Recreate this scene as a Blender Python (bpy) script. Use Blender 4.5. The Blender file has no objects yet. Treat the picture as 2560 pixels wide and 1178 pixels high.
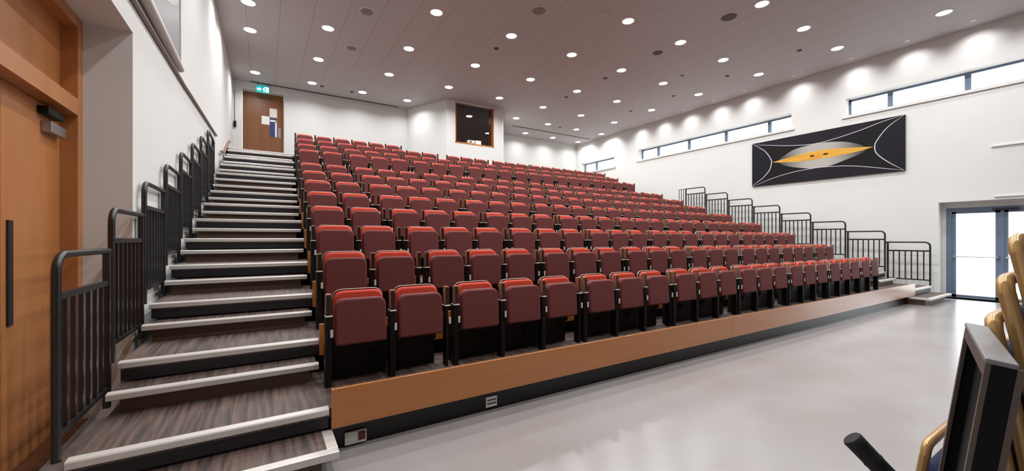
import bpy, bmesh, math, random
from mathutils import Vector, Matrix
from mathutils.geometry import tessellate_polygon

random.seed(7)
S = bpy.context.scene
COL = S.collection
R = math.radians

# ------------------------------------------------------------------ camera
F_PX, YAW, HORIZON, EYE = 1004.2, 31.74, 597.6, 1.5
cam = bpy.data.cameras.new('camera'); cam_o = bpy.data.objects.new('camera', cam); COL.objects.link(cam_o)
cam.sensor_fit = 'HORIZONTAL'; cam.sensor_width = 36.0; cam.lens = 36.0 * F_PX / 2560.0
cam.shift_y = (HORIZON - 589.0) / 2560.0
cam.clip_start = 0.05; cam.clip_end = 200
cam_o.location = (0, 0, EYE); cam_o.rotation_euler = (R(90), 0, R(-YAW))
S.camera = cam_o

# ------------------------------------------------------------------ world, exposure
w = bpy.data.worlds.new('world'); S.world = w; w.use_nodes = True
bg = w.node_tree.nodes['Background']; bg.inputs[0].default_value = (0.90, 0.96, 1.0, 1); bg.inputs[1].default_value = 4.0
S.view_settings.view_transform = 'Standard'; S.view_settings.look = 'None'
S.view_settings.exposure = 0.0; S.view_settings.gamma = 1.0; S.view_settings.use_curve_mapping = False
LAMP_W = 37.0          # every ceiling downlight
WASH_W = 11.0          # the small wall washers

# ------------------------------------------------------------------ materials
def lin(c):
    return tuple(((v / 255) / 12.92 if v / 255 <= 0.04045 else ((v / 255 + 0.055) / 1.055) ** 2.4) for v in c)

def mat(name, rgb, rough=0.5, metal=0.0, spec=0.5, noise=None, rgb2=None, bump=0.0, coat=0.0):
    m = bpy.data.materials.new(name); m.use_nodes = True
    nt = m.node_tree; b = nt.nodes['Principled BSDF']
    b.inputs['Roughness'].default_value = rough; b.inputs['Metallic'].default_value = metal
    b.inputs['Specular IOR Level'].default_value = spec
    b.inputs['Coat Weight'].default_value = coat; b.inputs['Coat Roughness'].default_value = 0.2
    c1 = (*lin(rgb), 1)
    b.inputs['Base Color'].default_value = c1
    if noise:
        tc = nt.nodes.new('ShaderNodeTexCoord'); mp = nt.nodes.new('ShaderNodeMapping')
        mp.inputs['Scale'].default_value = noise
        nz = nt.nodes.new('ShaderNodeTexNoise'); nz.inputs['Scale'].default_value = 1.0; nz.inputs['Detail'].default_value = 5
        nt.links.new(tc.outputs['Object'], mp.inputs['Vector']); nt.links.new(mp.outputs[0], nz.inputs['Vector'])
        if rgb2:
            rp = nt.nodes.new('ShaderNodeValToRGB')
            rp.color_ramp.elements[0].position = 0.35; rp.color_ramp.elements[0].color = c1
            rp.color_ramp.elements[1].position = 0.65; rp.color_ramp.elements[1].color = (*lin(rgb2), 1)
            nt.links.new(nz.outputs['Fac'], rp.inputs[0]); nt.links.new(rp.outputs[0], b.inputs['Base Color'])
        if bump:
            bp = nt.nodes.new('ShaderNodeBump'); bp.inputs['Strength'].default_value = bump; bp.inputs['Distance'].default_value = 0.004
            nt.links.new(nz.outputs['Fac'], bp.inputs['Height']); nt.links.new(bp.outputs[0], b.inputs['Normal'])
    return m

def emit(name, rgb, s):
    m = bpy.data.materials.new(name); m.use_nodes = True
    b = m.node_tree.nodes['Principled BSDF']
    b.inputs['Base Color'].default_value = (*lin(rgb), 1)
    b.inputs['Emission Color'].default_value = (*lin(rgb), 1); b.inputs['Emission Strength'].default_value = s
    return m

def glass(name, tint=(1, 1, 1), gloss=0.08):
    m = bpy.data.materials.new(name); m.use_nodes = True
    nt = m.node_tree; nt.nodes.remove(nt.nodes['Principled BSDF'])
    out = [n for n in nt.nodes if n.type == 'OUTPUT_MATERIAL'][0]
    t = nt.nodes.new('ShaderNodeBsdfTransparent'); t.inputs[0].default_value = (*tint, 1)
    g = nt.nodes.new('ShaderNodeBsdfGlossy'); g.inputs['Roughness'].default_value = 0.02
    x = nt.nodes.new('ShaderNodeMixShader'); x.inputs[0].default_value = gloss
    nt.links.new(t.outputs[0], x.inputs[1]); nt.links.new(g.outputs[0], x.inputs[2]); nt.links.new(x.outputs[0], out.inputs[0])
    return m

M = {}
M['wall'] = mat('white_wall_paint', (222, 221, 219), 0.7, noise=(0.7, 0.7, 0.7), rgb2=(218, 217, 215))
M['fill_cut'] = mat('fill_cutting_dark', (60, 56, 58), 0.9)  # unseen front wall, made dark to lower the fill on the seats
M['reveal'] = mat('white_reveal_bounce_tint', (226, 215, 209), 0.7)  # white reveal paint with pink bounced light put into the colour
M['floor'] = mat('pale_floor_vinyl', (145, 140, 140), 0.24, noise=(0.9, 1.4, 1), rgb2=(139, 131, 129), spec=0.6)
M['stair_carpet'] = mat('streaked_deck', (58, 48, 46), 0.5, noise=(38, 2.2, 1), rgb2=(104, 84, 76))
M['black'] = mat('black_steel', (9, 7, 8), 0.5, spec=0.3)
M['skirt'] = mat('satin_black_skirt', (12, 10, 12), 0.3)
M['rail'] = mat('black_rail_paint', (30, 28, 29), 0.35)
M['dark_steel'] = mat('dark_grey_steel', (40, 37, 41), 0.45, 0.2)
M['riser'] = mat('brown_riser', (98, 77, 60), 0.6)
M['silver'] = mat('aluminium_nosing', (214, 208, 203), 0.38, 0.35)
M['wood'] = mat('orange_wood', (186, 114, 48), 0.32, noise=(1.2, 1.2, 26), rgb2=(180, 108, 44), coat=1.0)
M['door_wood'] = mat('door_wood', (184, 121, 72), 0.34, noise=(7, 7, 0.7), rgb2=(175, 112, 64))
M['rear_door_wood'] = mat('rear_door_wood', (132, 83, 46), 0.4, noise=(9, 9, 0.6), rgb2=(123, 76, 41))
M['dark_wood'] = mat('shaded_threshold_wood', (84, 46, 26), 0.45)  # threshold brown, darkened by recess shade put into the colour
M['pan'] = mat('maroon_seat_fabric', (102, 40, 38), 0.75, noise=(60, 60, 60), rgb2=(95, 35, 34), bump=0.1)
M['red'] = mat('red_seat_fabric', (200, 60, 34), 0.75, noise=(60, 60, 60), rgb2=(190, 54, 30), bump=0.1)
M['shell'] = mat('black_back_shell', (44, 40, 38), 0.3)
M['shell_edge'] = mat('grey_shell_edge', (150, 142, 132), 0.35, 0.3)
M['arm'] = mat('varnished_arm_wood', (50, 28, 24), 0.3, coat=0.3, noise=(30, 30, 6), rgb2=(40, 22, 19))
M['arm_tip'] = mat('pale_arm_wood', (140, 92, 68), 0.3)
M['cap'] = mat('pale_grey_cap', (205, 200, 192), 0.4)
M['frame_grey'] = mat('glare_lightened_frame', (108, 124, 146), 0.4, 0.1)  # dark blue-grey frames, lightened to hold window glare in the colour
M['steel'] = mat('brushed_steel', (170, 170, 174), 0.3, 0.8)
M['glass'] = glass('clear_pane', (1, 1, 1), 0.06)
M['booth_glass'] = glass('booth_pane', (0.55, 0.55, 0.55), 0.16)
M['dark_room'] = mat('dark_room_paint', (34, 30, 32), 0.8)
M['white'] = mat('white_plastic', (232, 231, 226), 0.45)
M['paper'] = mat('paper', (225, 221, 212), 0.8)
M['lamp'] = emit('lit_diffuser', (255, 252, 246), 12.0)
M['lamp_ring'] = mat('white_lamp_ring', (236, 234, 230), 0.5)
M['exit'] = emit('exit_green', (0, 176, 176), 0.8)
M['exit_w'] = emit('exit_white', (235, 255, 252), 1.3)
M['blue_panel'] = mat('blue_corridor_panel', (40, 62, 122), 0.4)
M['canvas'] = mat('near_black_paint', (12, 10, 11), 0.5, spec=0.25)
M['navy'] = mat('dark_navy_paint', (20, 19, 33), 0.5, spec=0.25, noise=(1.5, 1.5, 1.5), rgb2=(16, 16, 20))
M['plum'] = mat('dark_plum_paint', (22, 15, 21), 0.5, spec=0.25, noise=(1.2, 1.2, 1.2), rgb2=(30, 26, 40))
M['line'] = mat('pale_line_paint', (206, 200, 214), 0.5)
M['gold_paint'] = mat('gold_paint', (222, 170, 60), 0.45, noise=(2, 2, 14), rgb2=(214, 150, 44))
M['grey_pic'] = mat('grey_picture', (130, 128, 130), 0.45)
M['pale_pic'] = mat('pale_picture', (172, 170, 170), 0.45)
M['pic_frame'] = mat('pale_picture_frame', (206, 198, 194), 0.4)
M['trunk'] = mat('grey_trunking', (138, 126, 122), 0.5)
M['gold'] = mat('gold_tube', (186, 148, 98), 0.24, 0.35)
M['blue_fabric'] = mat('navy_chair_fabric', (24, 36, 74), 0.85, noise=(80, 80, 80), rgb2=(30, 44, 86))
M['matte_black'] = mat('matte_black_board', (5, 4, 5), 0.6, spec=0.2)
M['rubber'] = mat('black_rubber', (12, 12, 13), 0.7)
M['panel_grey'] = mat('grey_edge_trim', (122, 117, 119), 0.4)
M['panel_lip'] = mat('brown_grey_lip', (84, 69, 63), 0.4)
M['speaker'] = mat('grey_ceiling_grille', (138, 126, 125), 0.7)
M['speaker_dark'] = mat('dark_grille', (96, 84, 84), 0.7)
M['dark_dot'] = mat('dark_ceiling_fitting', (52, 44, 46), 0.6)
M['slot'] = mat('dark_ceiling_slot', (66, 54, 52), 0.8)
M['maroon_socket'] = mat('maroon_socket', (96, 22, 34), 0.5)

# grey painted lens of the picture: pale in the middle, fading to the tips
def lens_mat():
    m = mat('grey_lens_paint', (150, 146, 142), 0.45); nt = m.node_tree; b = nt.nodes['Principled BSDF']
    tc = nt.nodes.new('ShaderNodeTexCoord'); sp = nt.nodes.new('ShaderNodeSeparateXYZ')
    nt.links.new(tc.outputs['Object'], sp.inputs[0])
    a = nt.nodes.new('ShaderNodeMath'); a.operation = 'ABSOLUTE'
    mu = nt.nodes.new('ShaderNodeMath'); mu.operation = 'MULTIPLY'; mu.inputs[1].default_value = 0.76
    nt.links.new(sp.outputs['Y'], mu.inputs[0]); nt.links.new(mu.outputs[0], a.inputs[0])
    rp = nt.nodes.new('ShaderNodeValToRGB'); rp.color_ramp.interpolation = 'EASE'
    rp.color_ramp.elements[0].position = 0.12; rp.color_ramp.elements[0].color = (*lin((176, 172, 166)), 1)
    rp.color_ramp.elements[1].position = 0.98; rp.color_ramp.elements[1].color = (*lin((38, 34, 36)), 1)
    nt.links.new(a.outputs[0], rp.inputs[0]); nt.links.new(rp.outputs[0], b.inputs['Base Color'])
    return m
M['lens'] = lens_mat()

# ceiling: long boards running front to back, 0.66 m wide, with fine joints
def ceiling_mat():
    m = mat('ceiling_boards', (188, 182, 182), 0.6); nt = m.node_tree; b = nt.nodes['Principled BSDF']
    tc = nt.nodes.new('ShaderNodeTexCoord'); sp = nt.nodes.new('ShaderNodeSeparateXYZ'); nt.links.new(tc.outputs['Object'], sp.inputs[0])
    ad = nt.nodes.new('ShaderNodeMath'); ad.operation = 'ADD'; ad.inputs[1].default_value = -0.315 + 66.0
    dv = nt.nodes.new('ShaderNodeMath'); dv.operation = 'DIVIDE'; dv.inputs[1].default_value = 0.66
    fr = nt.nodes.new('ShaderNodeMath'); fr.operation = 'FRACT'
    lt = nt.nodes.new('ShaderNodeMath'); lt.operation = 'LESS_THAN'; lt.inputs[1].default_value = 0.013
    mx = nt.nodes.new('ShaderNodeMix'); mx.data_type = 'RGBA'
    mx.inputs['A'].default_value = (*lin((188, 182, 182)), 1); mx.inputs['B'].default_value = (*lin((126, 119, 118)), 1)
    nt.links.new(sp.outputs['X'], ad.inputs[0]); nt.links.new(ad.outputs[0], dv.inputs[0]); nt.links.new(dv.outputs[0], fr.inputs[0])
    nt.links.new(fr.outputs[0], lt.inputs[0]); nt.links.new(lt.outputs[0], mx.inputs['Factor']); nt.links.new(mx.outputs['Result'], b.inputs['Base Color'])
    return m
M['ceiling'] = ceiling_mat()

# ------------------------------------------------------------------ mesh helpers
class MB:
    def __init__(self):
        self.v, self.f, self.mi, self.sm = [], [], [], []
    def quadset(self, vs, fs, mi=0, smooth=False):
        o = len(self.v); self.v += [tuple(p) for p in vs]
        for f in fs:
            self.f.append(tuple(o + i for i in f)); self.mi.append(mi); self.sm.append(smooth)
        return self
    def box(self, x0, x1, y0, y1, z0, z1, mi=0, T=None):
        vs = [Vector((x, y, z)) for z in (z0, z1) for y in (y0, y1) for x in (x0, x1)]
        if T: vs = [T @ p for p in vs]
        return self.quadset(vs, [(0, 2, 3, 1), (4, 5, 7, 6), (0, 1, 5, 4), (2, 6, 7, 3), (0, 4, 6, 2), (1, 3, 7, 5)], mi)
    def bbox(self, x0, x1, y0, y1, z0, z1, b=0.005, mi=0, T=None):
        """box with chamfered edges"""
        bm = bmesh.new(); bmesh.ops.create_cube(bm, size=1.0)
        for p in bm.verts:
            p.co = Vector(((x0 + x1) / 2 + p.co.x * (x1 - x0), (y0 + y1) / 2 + p.co.y * (y1 - y0), (z0 + z1) / 2 + p.co.z * (z1 - z0)))
        bmesh.ops.bevel(bm, geom=bm.edges[:], offset=b, segments=2, affect='EDGES', profile=0.5)
        if T: bmesh.ops.transform(bm, matrix=T, verts=bm.verts)
        bm.verts.index_update()
        self.quadset([p.co for p in bm.verts], [[q.index for q in f.verts] for f in bm.faces], mi)
        bm.free(); return self
    def tube(self, pts, r, n=10, mi=0, caps=True, ry=None):
        """round tube along points (r may be a list)"""
        pts = [Vector(p) for p in pts]; rings = []
        up = Vector((0, 0, 1)); prev = None
        for i, p in enumerate(pts):
            t = (pts[min(i + 1, len(pts) - 1)] - pts[max(i - 1, 0)]).normalized()
            a = prev if prev is not None else (up if abs(t.dot(up)) < 0.9 else Vector((1, 0, 0)))
            a = (a - t * a.dot(t)).normalized(); b = t.cross(a); prev = a
            rr = r[i] if isinstance(r, (list, tuple)) else r
            r2 = rr * (ry if ry else 1)
            rings.append([p + a * math.cos(2 * math.pi * k / n) * rr + b * math.sin(2 * math.pi * k / n) * r2 for k in range(n)])
        vs = [q for ring in rings for q in ring]; fs = []
        for i in range(len(rings) - 1):
            for k in range(n):
                fs.append((i * n + k, i * n + (k + 1) % n, (i + 1) * n + (k + 1) % n, (i + 1) * n + k))
        self.quadset(vs, fs, mi, True)
        if caps:
            o = len(self.v); self.v += [tuple(q) for q in rings[0]] + [tuple(q) for q in rings[-1]]
            self.f += [tuple(o + k for k in reversed(range(n))), tuple(o + n + k for k in range(n))]
            self.mi += [mi, mi]; self.sm += [False, False]
        return self
    def slab(self, outline, y0, y1, b=0.015, mi=0, T=None, seg=3):
        """rounded pad: outline in x,z, from y0 (front) to y1 (back), with soft edges on both faces"""
        n = len(outline); c = Vector((sum(p[0] for p in outline) / n, sum(p[1] for p in outline) / n))
        w = max(abs(p[0] - c.x) for p in outline); h = max(abs(p[1] - c.y) for p in outline)
        prof = [(math.sin(a) , 1 - math.cos(a)) for a in [math.pi / 2 * k / seg for k in range(seg + 1)]]
        rings = []
        for s, d in reversed(prof):                                 # front edge
            rings.append((b * (1 - s), y0 + b * (1 - math.sqrt(max(0, 1 - (1 - s) ** 2)))))
        for s, d in prof:
            rings.append((b * (1 - s), y1 - b * (1 - math.sqrt(max(0, 1 - (1 - s) ** 2)))))
        rings = [(b, y0)] + [(b * (1 - math.sin(math.pi / 2 * k / seg)), y0 + b * (1 - math.cos(math.pi / 2 * k / seg)) ) for k in range(1, seg + 1)] \
              + [(b * (1 - math.cos(math.pi / 2 * k / seg)), y1 - b * (1 - math.sin(math.pi / 2 * k / seg))) for k in range(0, seg + 1)]
        vs = []
        for ins, y in rings:
            for px, pz in outline:
                vs.append(Vector((c.x + (px - c.x) * (1 - ins / w), y, c.y + (pz - c.y) * (1 - ins / h))))
        if T: vs = [T @ p for p in vs]
        fs = []
        for i in range(len(rings) - 1):
            for k in range(n):
                fs.append((i * n + k, (i + 1) * n + k, (i + 1) * n + (k + 1) % n, i * n + (k + 1) % n))
        self.quadset(vs, fs, mi, True)
        self.quadset(vs[:n], [tuple(range(n))], mi); self.quadset(vs[-n:], [tuple(reversed(range(n)))], mi)
        return self
    def poly(self, pts, mi=0):
        tri = tessellate_polygon([[Vector(p) for p in pts]])
        return self.quadset(pts, [tuple(t) for t in tri], mi)
    def disc(self, c, r, n=28, mi=0, down=True):
        vs = [(c[0] + r * math.cos(2 * math.pi * k / n), c[1] + r * math.sin(2 * math.pi * k / n), c[2]) for k in range(n)]
        return self.quadset(vs, [tuple(reversed(range(n))) if down else tuple(range(n))], mi)
    def cyl(self, c, r0, r1, z0, z1, n=28, mi=0):
        vs = [(c[0] + r0 * math.cos(2 * math.pi * k / n), c[1] + r0 * math.sin(2 * math.pi * k / n), z0) for k in range(n)] + \
             [(c[0] + r1 * math.cos(2 * math.pi * k / n), c[1] + r1 * math.sin(2 * math.pi * k / n), z1) for k in range(n)]
        self.quadset(vs, [(k, (k + 1) % n, n + (k + 1) % n, n + k) for k in range(n)], mi, True)
        self.quadset(vs, [tuple(reversed(range(n))), tuple(range(n, 2 * n))], mi); return self
    def build(self, name, mats, parent=None, loc=None):
        me = bpy.data.meshes.new(name); me.from_pydata(self.v, [], self.f)
        for m in (mats if isinstance(mats, (list, tuple)) else [mats]): me.materials.append(m)
        me.polygons.foreach_set('material_index', self.mi); me.polygons.foreach_set('use_smooth', self.sm)
        bm = bmesh.new(); bm.from_mesh(me); bmesh.ops.recalc_face_normals(bm, faces=bm.faces); bm.to_mesh(me); bm.free()
        me.update()
        o = bpy.data.objects.new(name, me); COL.objects.link(o)
        if parent: o.parent = parent
        if loc: o.location = loc
        return o

def tag(o, label, cat, group=None):
    o['label'] = label; o['category'] = cat
    if group: o['group'] = group
    return o
def thing(name, label, cat, loc=(0, 0, 0), group=None):
    o = bpy.data.objects.new(name, None); COL.objects.link(o); o.location = loc; o.empty_display_size = 0.1
    return tag(o, label, cat, group)
def struct(o, label=None):
    o['kind'] = 'structure'
    if label: o['label'] = label
    return o
def copy_tree(src, loc, label, group=None):
    r = src.copy(); COL.objects.link(r); r.location = loc; r['label'] = label
    if group: r['group'] = group
    for ch in KIDS[src.name]:
        c = ch.copy(); COL.objects.link(c); c.parent = r
    return r
KIDS = {}
def rrect(x0, x1, z0, z1, rt, rb, n=5):
    pts = []
    for cx, cz, r, a0 in ((x1 - rt, z1 - rt, rt, 0), (x0 + rt, z1 - rt, rt, 90), (x0 + rb, z0 + rb, rb, 180), (x1 - rb, z0 + rb, rb, 270)):
        for k in range(n + 1):
            a = R(a0 + 90 * k / n); pts.append((cx + r * math.cos(a), cz + r * math.sin(a)))
    return pts
ORD = ['first', 'second', 'third', 'fourth', 'fifth', 'sixth', 'seventh', 'eighth', 'ninth', 'tenth', 'eleventh', 'twelfth', 'thirteenth', 'fourteenth',
       'fifteenth', 'sixteenth', 'seventeenth', 'eighteenth', 'nineteenth', 'twentieth', 'twenty-first', 'twenty-second', 'twenty-third', 'twenty-fourth']

# ------------------------------------------------------------------ the shell of the hall
CEIL, XR, YR1, YR2, YF = 6.65, 14.7, 15.75, 17.0, -6.0
def wl(y): return -1.015 + 0.0108 * y                                # face of the left wall
GLASS_X = 15.06
struct(MB().box(-2.2, 16.2, YF - 0.2, 17.3, -0.2, 0).build('floor', M['floor']))
struct(MB().box(-2.2, 15.2, YF - 0.2, 17.3, CEIL, CEIL + 0.15).build('ceiling', M['ceiling']))
struct(MB().box(-1.6, XR, YF - 0.2, YF, 0, CEIL).build('wall_front', M['fill_cut']))

# left wall with the deep door opening
DO_Y0, DO_Y1, DO_Z = 2.55, 4.69, 3.29
DX = -1.27                                                           # front of the door frame
b = MB()
def lw(y, z): return (wl(y), y, z)
for ya, yb, za, zb in ((YF, DO_Y0, 0, CEIL), (DO_Y0, DO_Y1, DO_Z, CEIL), (DO_Y1, YR1 + 0.05, 0, CEIL)):
    f = [lw(ya, za), lw(yb, za), lw(yb, zb), lw(ya, zb)]
    k = [(-1.6, p[1], p[2]) for p in f]
    b.quadset(f + k, [(0, 1, 2, 3), (7, 6, 5, 4), (0, 4, 5, 1), (1, 5, 6, 2), (2, 6, 7, 3), (3, 7, 4, 0)])
struct(b.build('wall_left', M['wall']))

# wooden double door in the left wall
d = thing('door_1', 'tall orange wooden double door in the deep recess of the left wall', 'door', (DX, 3.78, 0)); struct(d)
LX = DX - 0.10                                                       # leaf face
def P(mb, name, m, parent=d):                                        # world-space mesh put under a thing
    o = mb.build(name, m, parent); o.matrix_parent_inverse = Matrix.Translation(-Vector(parent.location)); return o
fr = MB()
fr.box(-1.6, DX, 4.585, DO_Y1, 0, DO_Z).box(-1.6, DX, DO_Y0, DO_Y0 + 0.1, 0, DO_Z).box(-1.6, DX, DO_Y0 + 0.1, 4.585, DO_Z - 0.09, DO_Z)
fr.box(-1.5, DX + 0.005, DO_Y0 + 0.1, 4.585, 2.49, 2.62)
P(fr, 'door_frame', M['door_wood'])
P(MB().box(LX - 0.05, LX, DO_Y0 + 0.1, 4.585, 2.62, DO_Z - 0.09), 'over_panel', M['door_wood'])
for ya, yb in ((3.742, 4.583), (2.652, 3.738)):
    P(MB().bbox(LX - 0.05, LX, ya, yb, 0.012, 2.487, 0.003), 'door_leaf', M['door_wood'])
P(MB().bbox(LX, LX + 0.012, 3.80, 3.86, 0.95, 1.62, 0.004), 'push_plate', M['dark_steel'])['label'] = 'dark grey push plate'
cl = P(MB().bbox(LX, LX + 0.06, 4.20, 4.46, 2.40, 2.455, 0.006), 'door_closer', M['black'])
P(MB().bbox(LX, LX + 0.055, 4.26, 4.52, 2.28, 2.36, 0.006), 'closer_body', M['steel'])['label'] = 'silver closer body'
struct(MB().box(-1.6, DX + 0.03, DO_Y0, DO_Y1, 0, 0.011).build('trim_1', M['dark_wood']), 'dark threshold of the recessed wooden door')

# right wall with three strip windows and the glazed door
holes = [(-1.6, 4.93, 5.15, 5.66), (6.37, 12.69, 5.13, 5.62), (14.18, 16.58, 5.08, 5.58), (-1.2, 3.0, 0.0, 2.43)]
ys = sorted({YF, YR2 + 0.2} | {h[0] for h in holes} | {h[1] for h in holes}); zs = sorted({0, CEIL} | {h[2] for h in holes} | {h[3] for h in holes})
b = MB()
for ya, yb in zip(ys, ys[1:]):
    for za, zb in zip(zs, zs[1:]):
        if any(h[0] <= ya and yb <= h[1] and h[2] <= za and zb <= h[3] for h in holes): continue
        b.quadset([(XR, ya, za), (XR, yb, za), (XR, yb, zb), (XR, ya, zb)], [(0, 3, 2, 1)])
for y0, y1, z0, z1 in holes:
    c0 = [(XR, y0, z0), (XR, y1, z0), (XR, y1, z1), (XR, y0, z1)]; c1 = [(XR + 0.45, p[1], p[2]) for p in c0]
    b.quadset(c0 + c1, [(0, 1, 5, 4), (1, 2, 6, 5), (2, 3, 7, 6), (3, 0, 4, 7)])
struct(b.build('wall_right', M['wall']))

wx = XR + 0.25
spec = [((6.37, 12.69, 5.13, 5.62), [7.16, 8.70, 10.26, 11.78], 'window_2', 'long high strip window above the dark painting, five panes'),
        ((-1.6, 4.93, 5.15, 5.66), [-0.5, 1.05, 2.54, 4.0], 'window_1', 'high strip window nearest the glazed doors, running out of view'),
        ((14.18, 16.58, 5.08, 5.58), [15.68], 'window_3', 'short high strip window at the back corner above the last seats')]
for (y0, y1, z0, z1), mul, nm, lab in spec:
    wd = thing(nm, lab, 'window', (wx, (y0 + y1) / 2, z0)); struct(wd)
    m = MB()
    m.box(wx, wx + 0.06, y0, y1, z1 - 0.055, z1).box(wx, wx + 0.06, y0, y1, z0, z0 + 0.03).box(wx, wx + 0.06, y0, y0 + 0.05, z0, z1).box(wx, wx + 0.06, y1 - 0.05, y1, z0, z1)
    for y in mul: m.box(wx - 0.01, wx + 0.06, y - 0.055, y + 0.055, z0, z1)
    P(m, 'window_frame', M['frame_grey'], wd)
    P(MB().box(wx + 0.03, wx + 0.036, y0, y1, z0, z1), 'pane', M['glass'], wd)
    P(MB().box(XR - 0.035, XR + 0.25, y0 - 0.09, y1 + 0.09, z0 - 0.075, z0 - 0.002), 'window_sill', M['wall'], wd)

gd = thing('door_2', 'glazed double door with grey frame letting in white daylight', 'door', (GLASS_X, 1.98, 0)); struct(gd)
m = MB(); x0, x1 = GLASS_X - 0.04, GLASS_X + 0.04
m.box(x0, x1, 2.83, 2.93, 0, 2.29).box(x0, x1, 0.0, 2.83, 2.19, 2.29).box(x0 - 0.0, x1, 0.95, 1.04, 0, 2.19).box(x0, x1, -0.1, 0.0, 0, 2.29)
P(m, 'door_frame', M['frame_grey'], gd)
P(MB().box(x0 - 0.0, x1 + 0.03, 2.93, 3.0, 0, 2.43).box(x0, x1 + 0.03, -1.2, 2.93, 2.29, 2.43).box(x0, x1 + 0.03, -1.2, -0.1, 0, 2.29), 'plaster_lining', M['wall'], gd)
for ya, yb in ((2.03, 2.83), (1.04, 1.97), (0.0, 0.95)):
    lf = MB(); lf.box(x0 + 0.015, x1 - 0.01, yb - 0.07 if yb > 2 else yb - 0.06, yb, 0.012, 2.19).box(x0 + 0.015, x1 - 0.01, ya, ya + 0.08, 0.012, 2.19).box(x0 + 0.015, x1 - 0.01, ya, yb, 0.012, 0.085).box(x0 + 0.015, x1 - 0.01, ya, yb, 2.14, 2.19)
    o = P(lf, 'door_leaf', M['frame_grey'], gd)
    P(MB().box(GLASS_X, GLASS_X + 0.008, ya + 0.08, yb - 0.06, 0.085, 2.14), 'pane', M['glass'], gd)
    P(MB().tube([(x0 - 0.05, ya + 0.04, 1.055), (x0 - 0.05, yb - 0.03, 1.05)], 0.012).box(x0 - 0.06, x0 + 0.015, ya + 0.02, ya + 0.06, 1.03, 1.08).box(x0 - 0.06, x0 + 0.015, yb - 0.05, yb - 0.02, 1.03, 1.08), 'push_bar', M['steel'], gd)
P(MB().box(x0, x1, 1.97, 2.03, 0, 2.19), 'door_post', M['frame_grey'], gd)
P(MB().bbox(x0 - 0.05, x0 + 0.01, 1.75, 2.15, 2.19, 2.24, 0.006), 'door_closer', M['dark_steel'], gd)
struct(MB().box(XR - 0.03, XR, 0.6, 2.08, 2.49, 2.52).build('trim_2', M['wall']), 'thin white ledge over the glazed doors')
struct(MB().box(XR - 0.03, XR, 0.6, 2.12, 3.68, 3.71).build('trim_3', M['wall']), 'thin white ledge higher up beside the painting')
# ground outside the doors and windows
struct(MB().box(16.2, 40, -20, 30, -0.3, -0.02).build('ground_outside', M['paper']), 'pale ground outside the glazed doors')

# back walls, projection booth
RD = (-0.60, 0.60, 6.41)                                             # door opening in the back wall
b = MB()
LZ = 3.97                                                            # landing height
for xa, xb, za, zb in ((-1.2, RD[0], 0, CEIL), (RD[0], RD[1], RD[2], CEIL), (RD[1], 4.85, 0, CEIL), (RD[0], RD[1], 0, LZ)):
    b.box(xa, xb, YR1, YR1 + 0.3, za, zb)
struct(b.build('wall_back', M['wall']))
struct(MB().box(9.5, XR + 0.3, YR2, YR2 + 0.2, 0, CEIL).build('wall_back_right', M['wall']))
b = MB(); BY, BW, BZ = 13.8, (6.06, 7.70), 5.08
def prism(mb, pts, z0, z1):
    n = len(pts); vs = [(x, y, z0) for x, y in pts] + [(x, y, z1) for x, y in pts]
    mb.quadset(vs, [(k, (k + 1) % n, n + (k + 1) % n, n + k) for k in range(n)] + [tuple(reversed(range(n))), tuple(range(n, 2 * n))])
prism(b, [(4.80, YR1 + 0.1), (5.72, BY), (BW[0], BY), (BW[0], BY + 0.22), (5.86, BY + 0.22), (4.98, YR1 + 0.1)], 0, CEIL)
b.box(BW[0], BW[1], BY, BY + 0.22, 0, BZ)
b.box(BW[0], BW[1], BY, BY + 0.22, CEIL - 0.03, CEIL)
prism(b, [(BW[1], BY), (8.10, BY), (10.10, YR2 + 0.1), (9.90, YR2 + 0.1), (8.0, BY + 0.22), (BW[1], BY + 0.22)], 0, CEIL)
struct(b.build('wall_booth', M['wall']), 'white walls of the projection booth bulging from the back wall')
bw = thing('window_4', 'square dark projection booth window framed in orange wood', 'window', (6.88, BY, BZ)); struct(bw)
m = MB(); y0, y1 = BY - 0.004, BY + 0.20
m.box(BW[0], BW[0] + 0.035, y0, y1, BZ, CEIL - 0.03).box(BW[1] - 0.035, BW[1], y0, y1, BZ, CEIL - 0.03).box(BW[0], BW[1], y0, y1, BZ, BZ + 0.05)
P(m, 'window_frame', M['wood'], bw)
P(MB().box(BW[0], BW[1], BY + 0.17, BY + 0.178, BZ, CEIL - 0.03), 'pane', M['booth_glass'], bw)
b = MB(); b.quadset([(5.9, BY + .22, 4.0), (8.0, BY + .22, 4.0), (8.0, 16.5, 4.0), (5.9, 16.5, 4.0), (5.9, BY + .22, CEIL - .01), (8.0, BY + .22, CEIL - .01), (8.0, 16.5, CEIL - .01), (5.9, 16.5, CEIL - .01)],
    [(0, 1, 2, 3), (4, 7, 6, 5), (1, 5, 6, 2), (2, 6, 7, 3), (3, 7, 4, 0)])
struct(b.build('wall_booth_inside', M['dark_room']), 'dark inside of the projection booth')
pj = thing('projector', 'small white projector on the booth window ledge, next to a pale carton', 'projector', (6.73, BY + 0.09, BZ + 0.05))
MB().bbox(-0.13, 0.13, -0.07, 0.07, 0.015, 0.13, 0.01).build('body', M['white'], pj)
MB().tube([(-0.03, -0.085, 0.075), (-0.03, -0.06, 0.075)], 0.035, 14).build('lens', M['dark_steel'], pj)
for fx, fy in ((-0.085, -0.035), (0.085, -0.035), (0, 0.045)): MB().box(fx - 0.015, fx + 0.015, fy - 0.015, fy + 0.015, 0, 0.02).build('foot', M['black'], pj)
tag(MB().bbox(-0.12, 0.12, -0.06, 0.06, 0, 0.15, 0.004).build('carton', M['paper'], None, (7.03, BY + 0.08, BZ + 0.05)), 'pale cardboard carton on the booth window ledge', 'carton')

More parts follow.
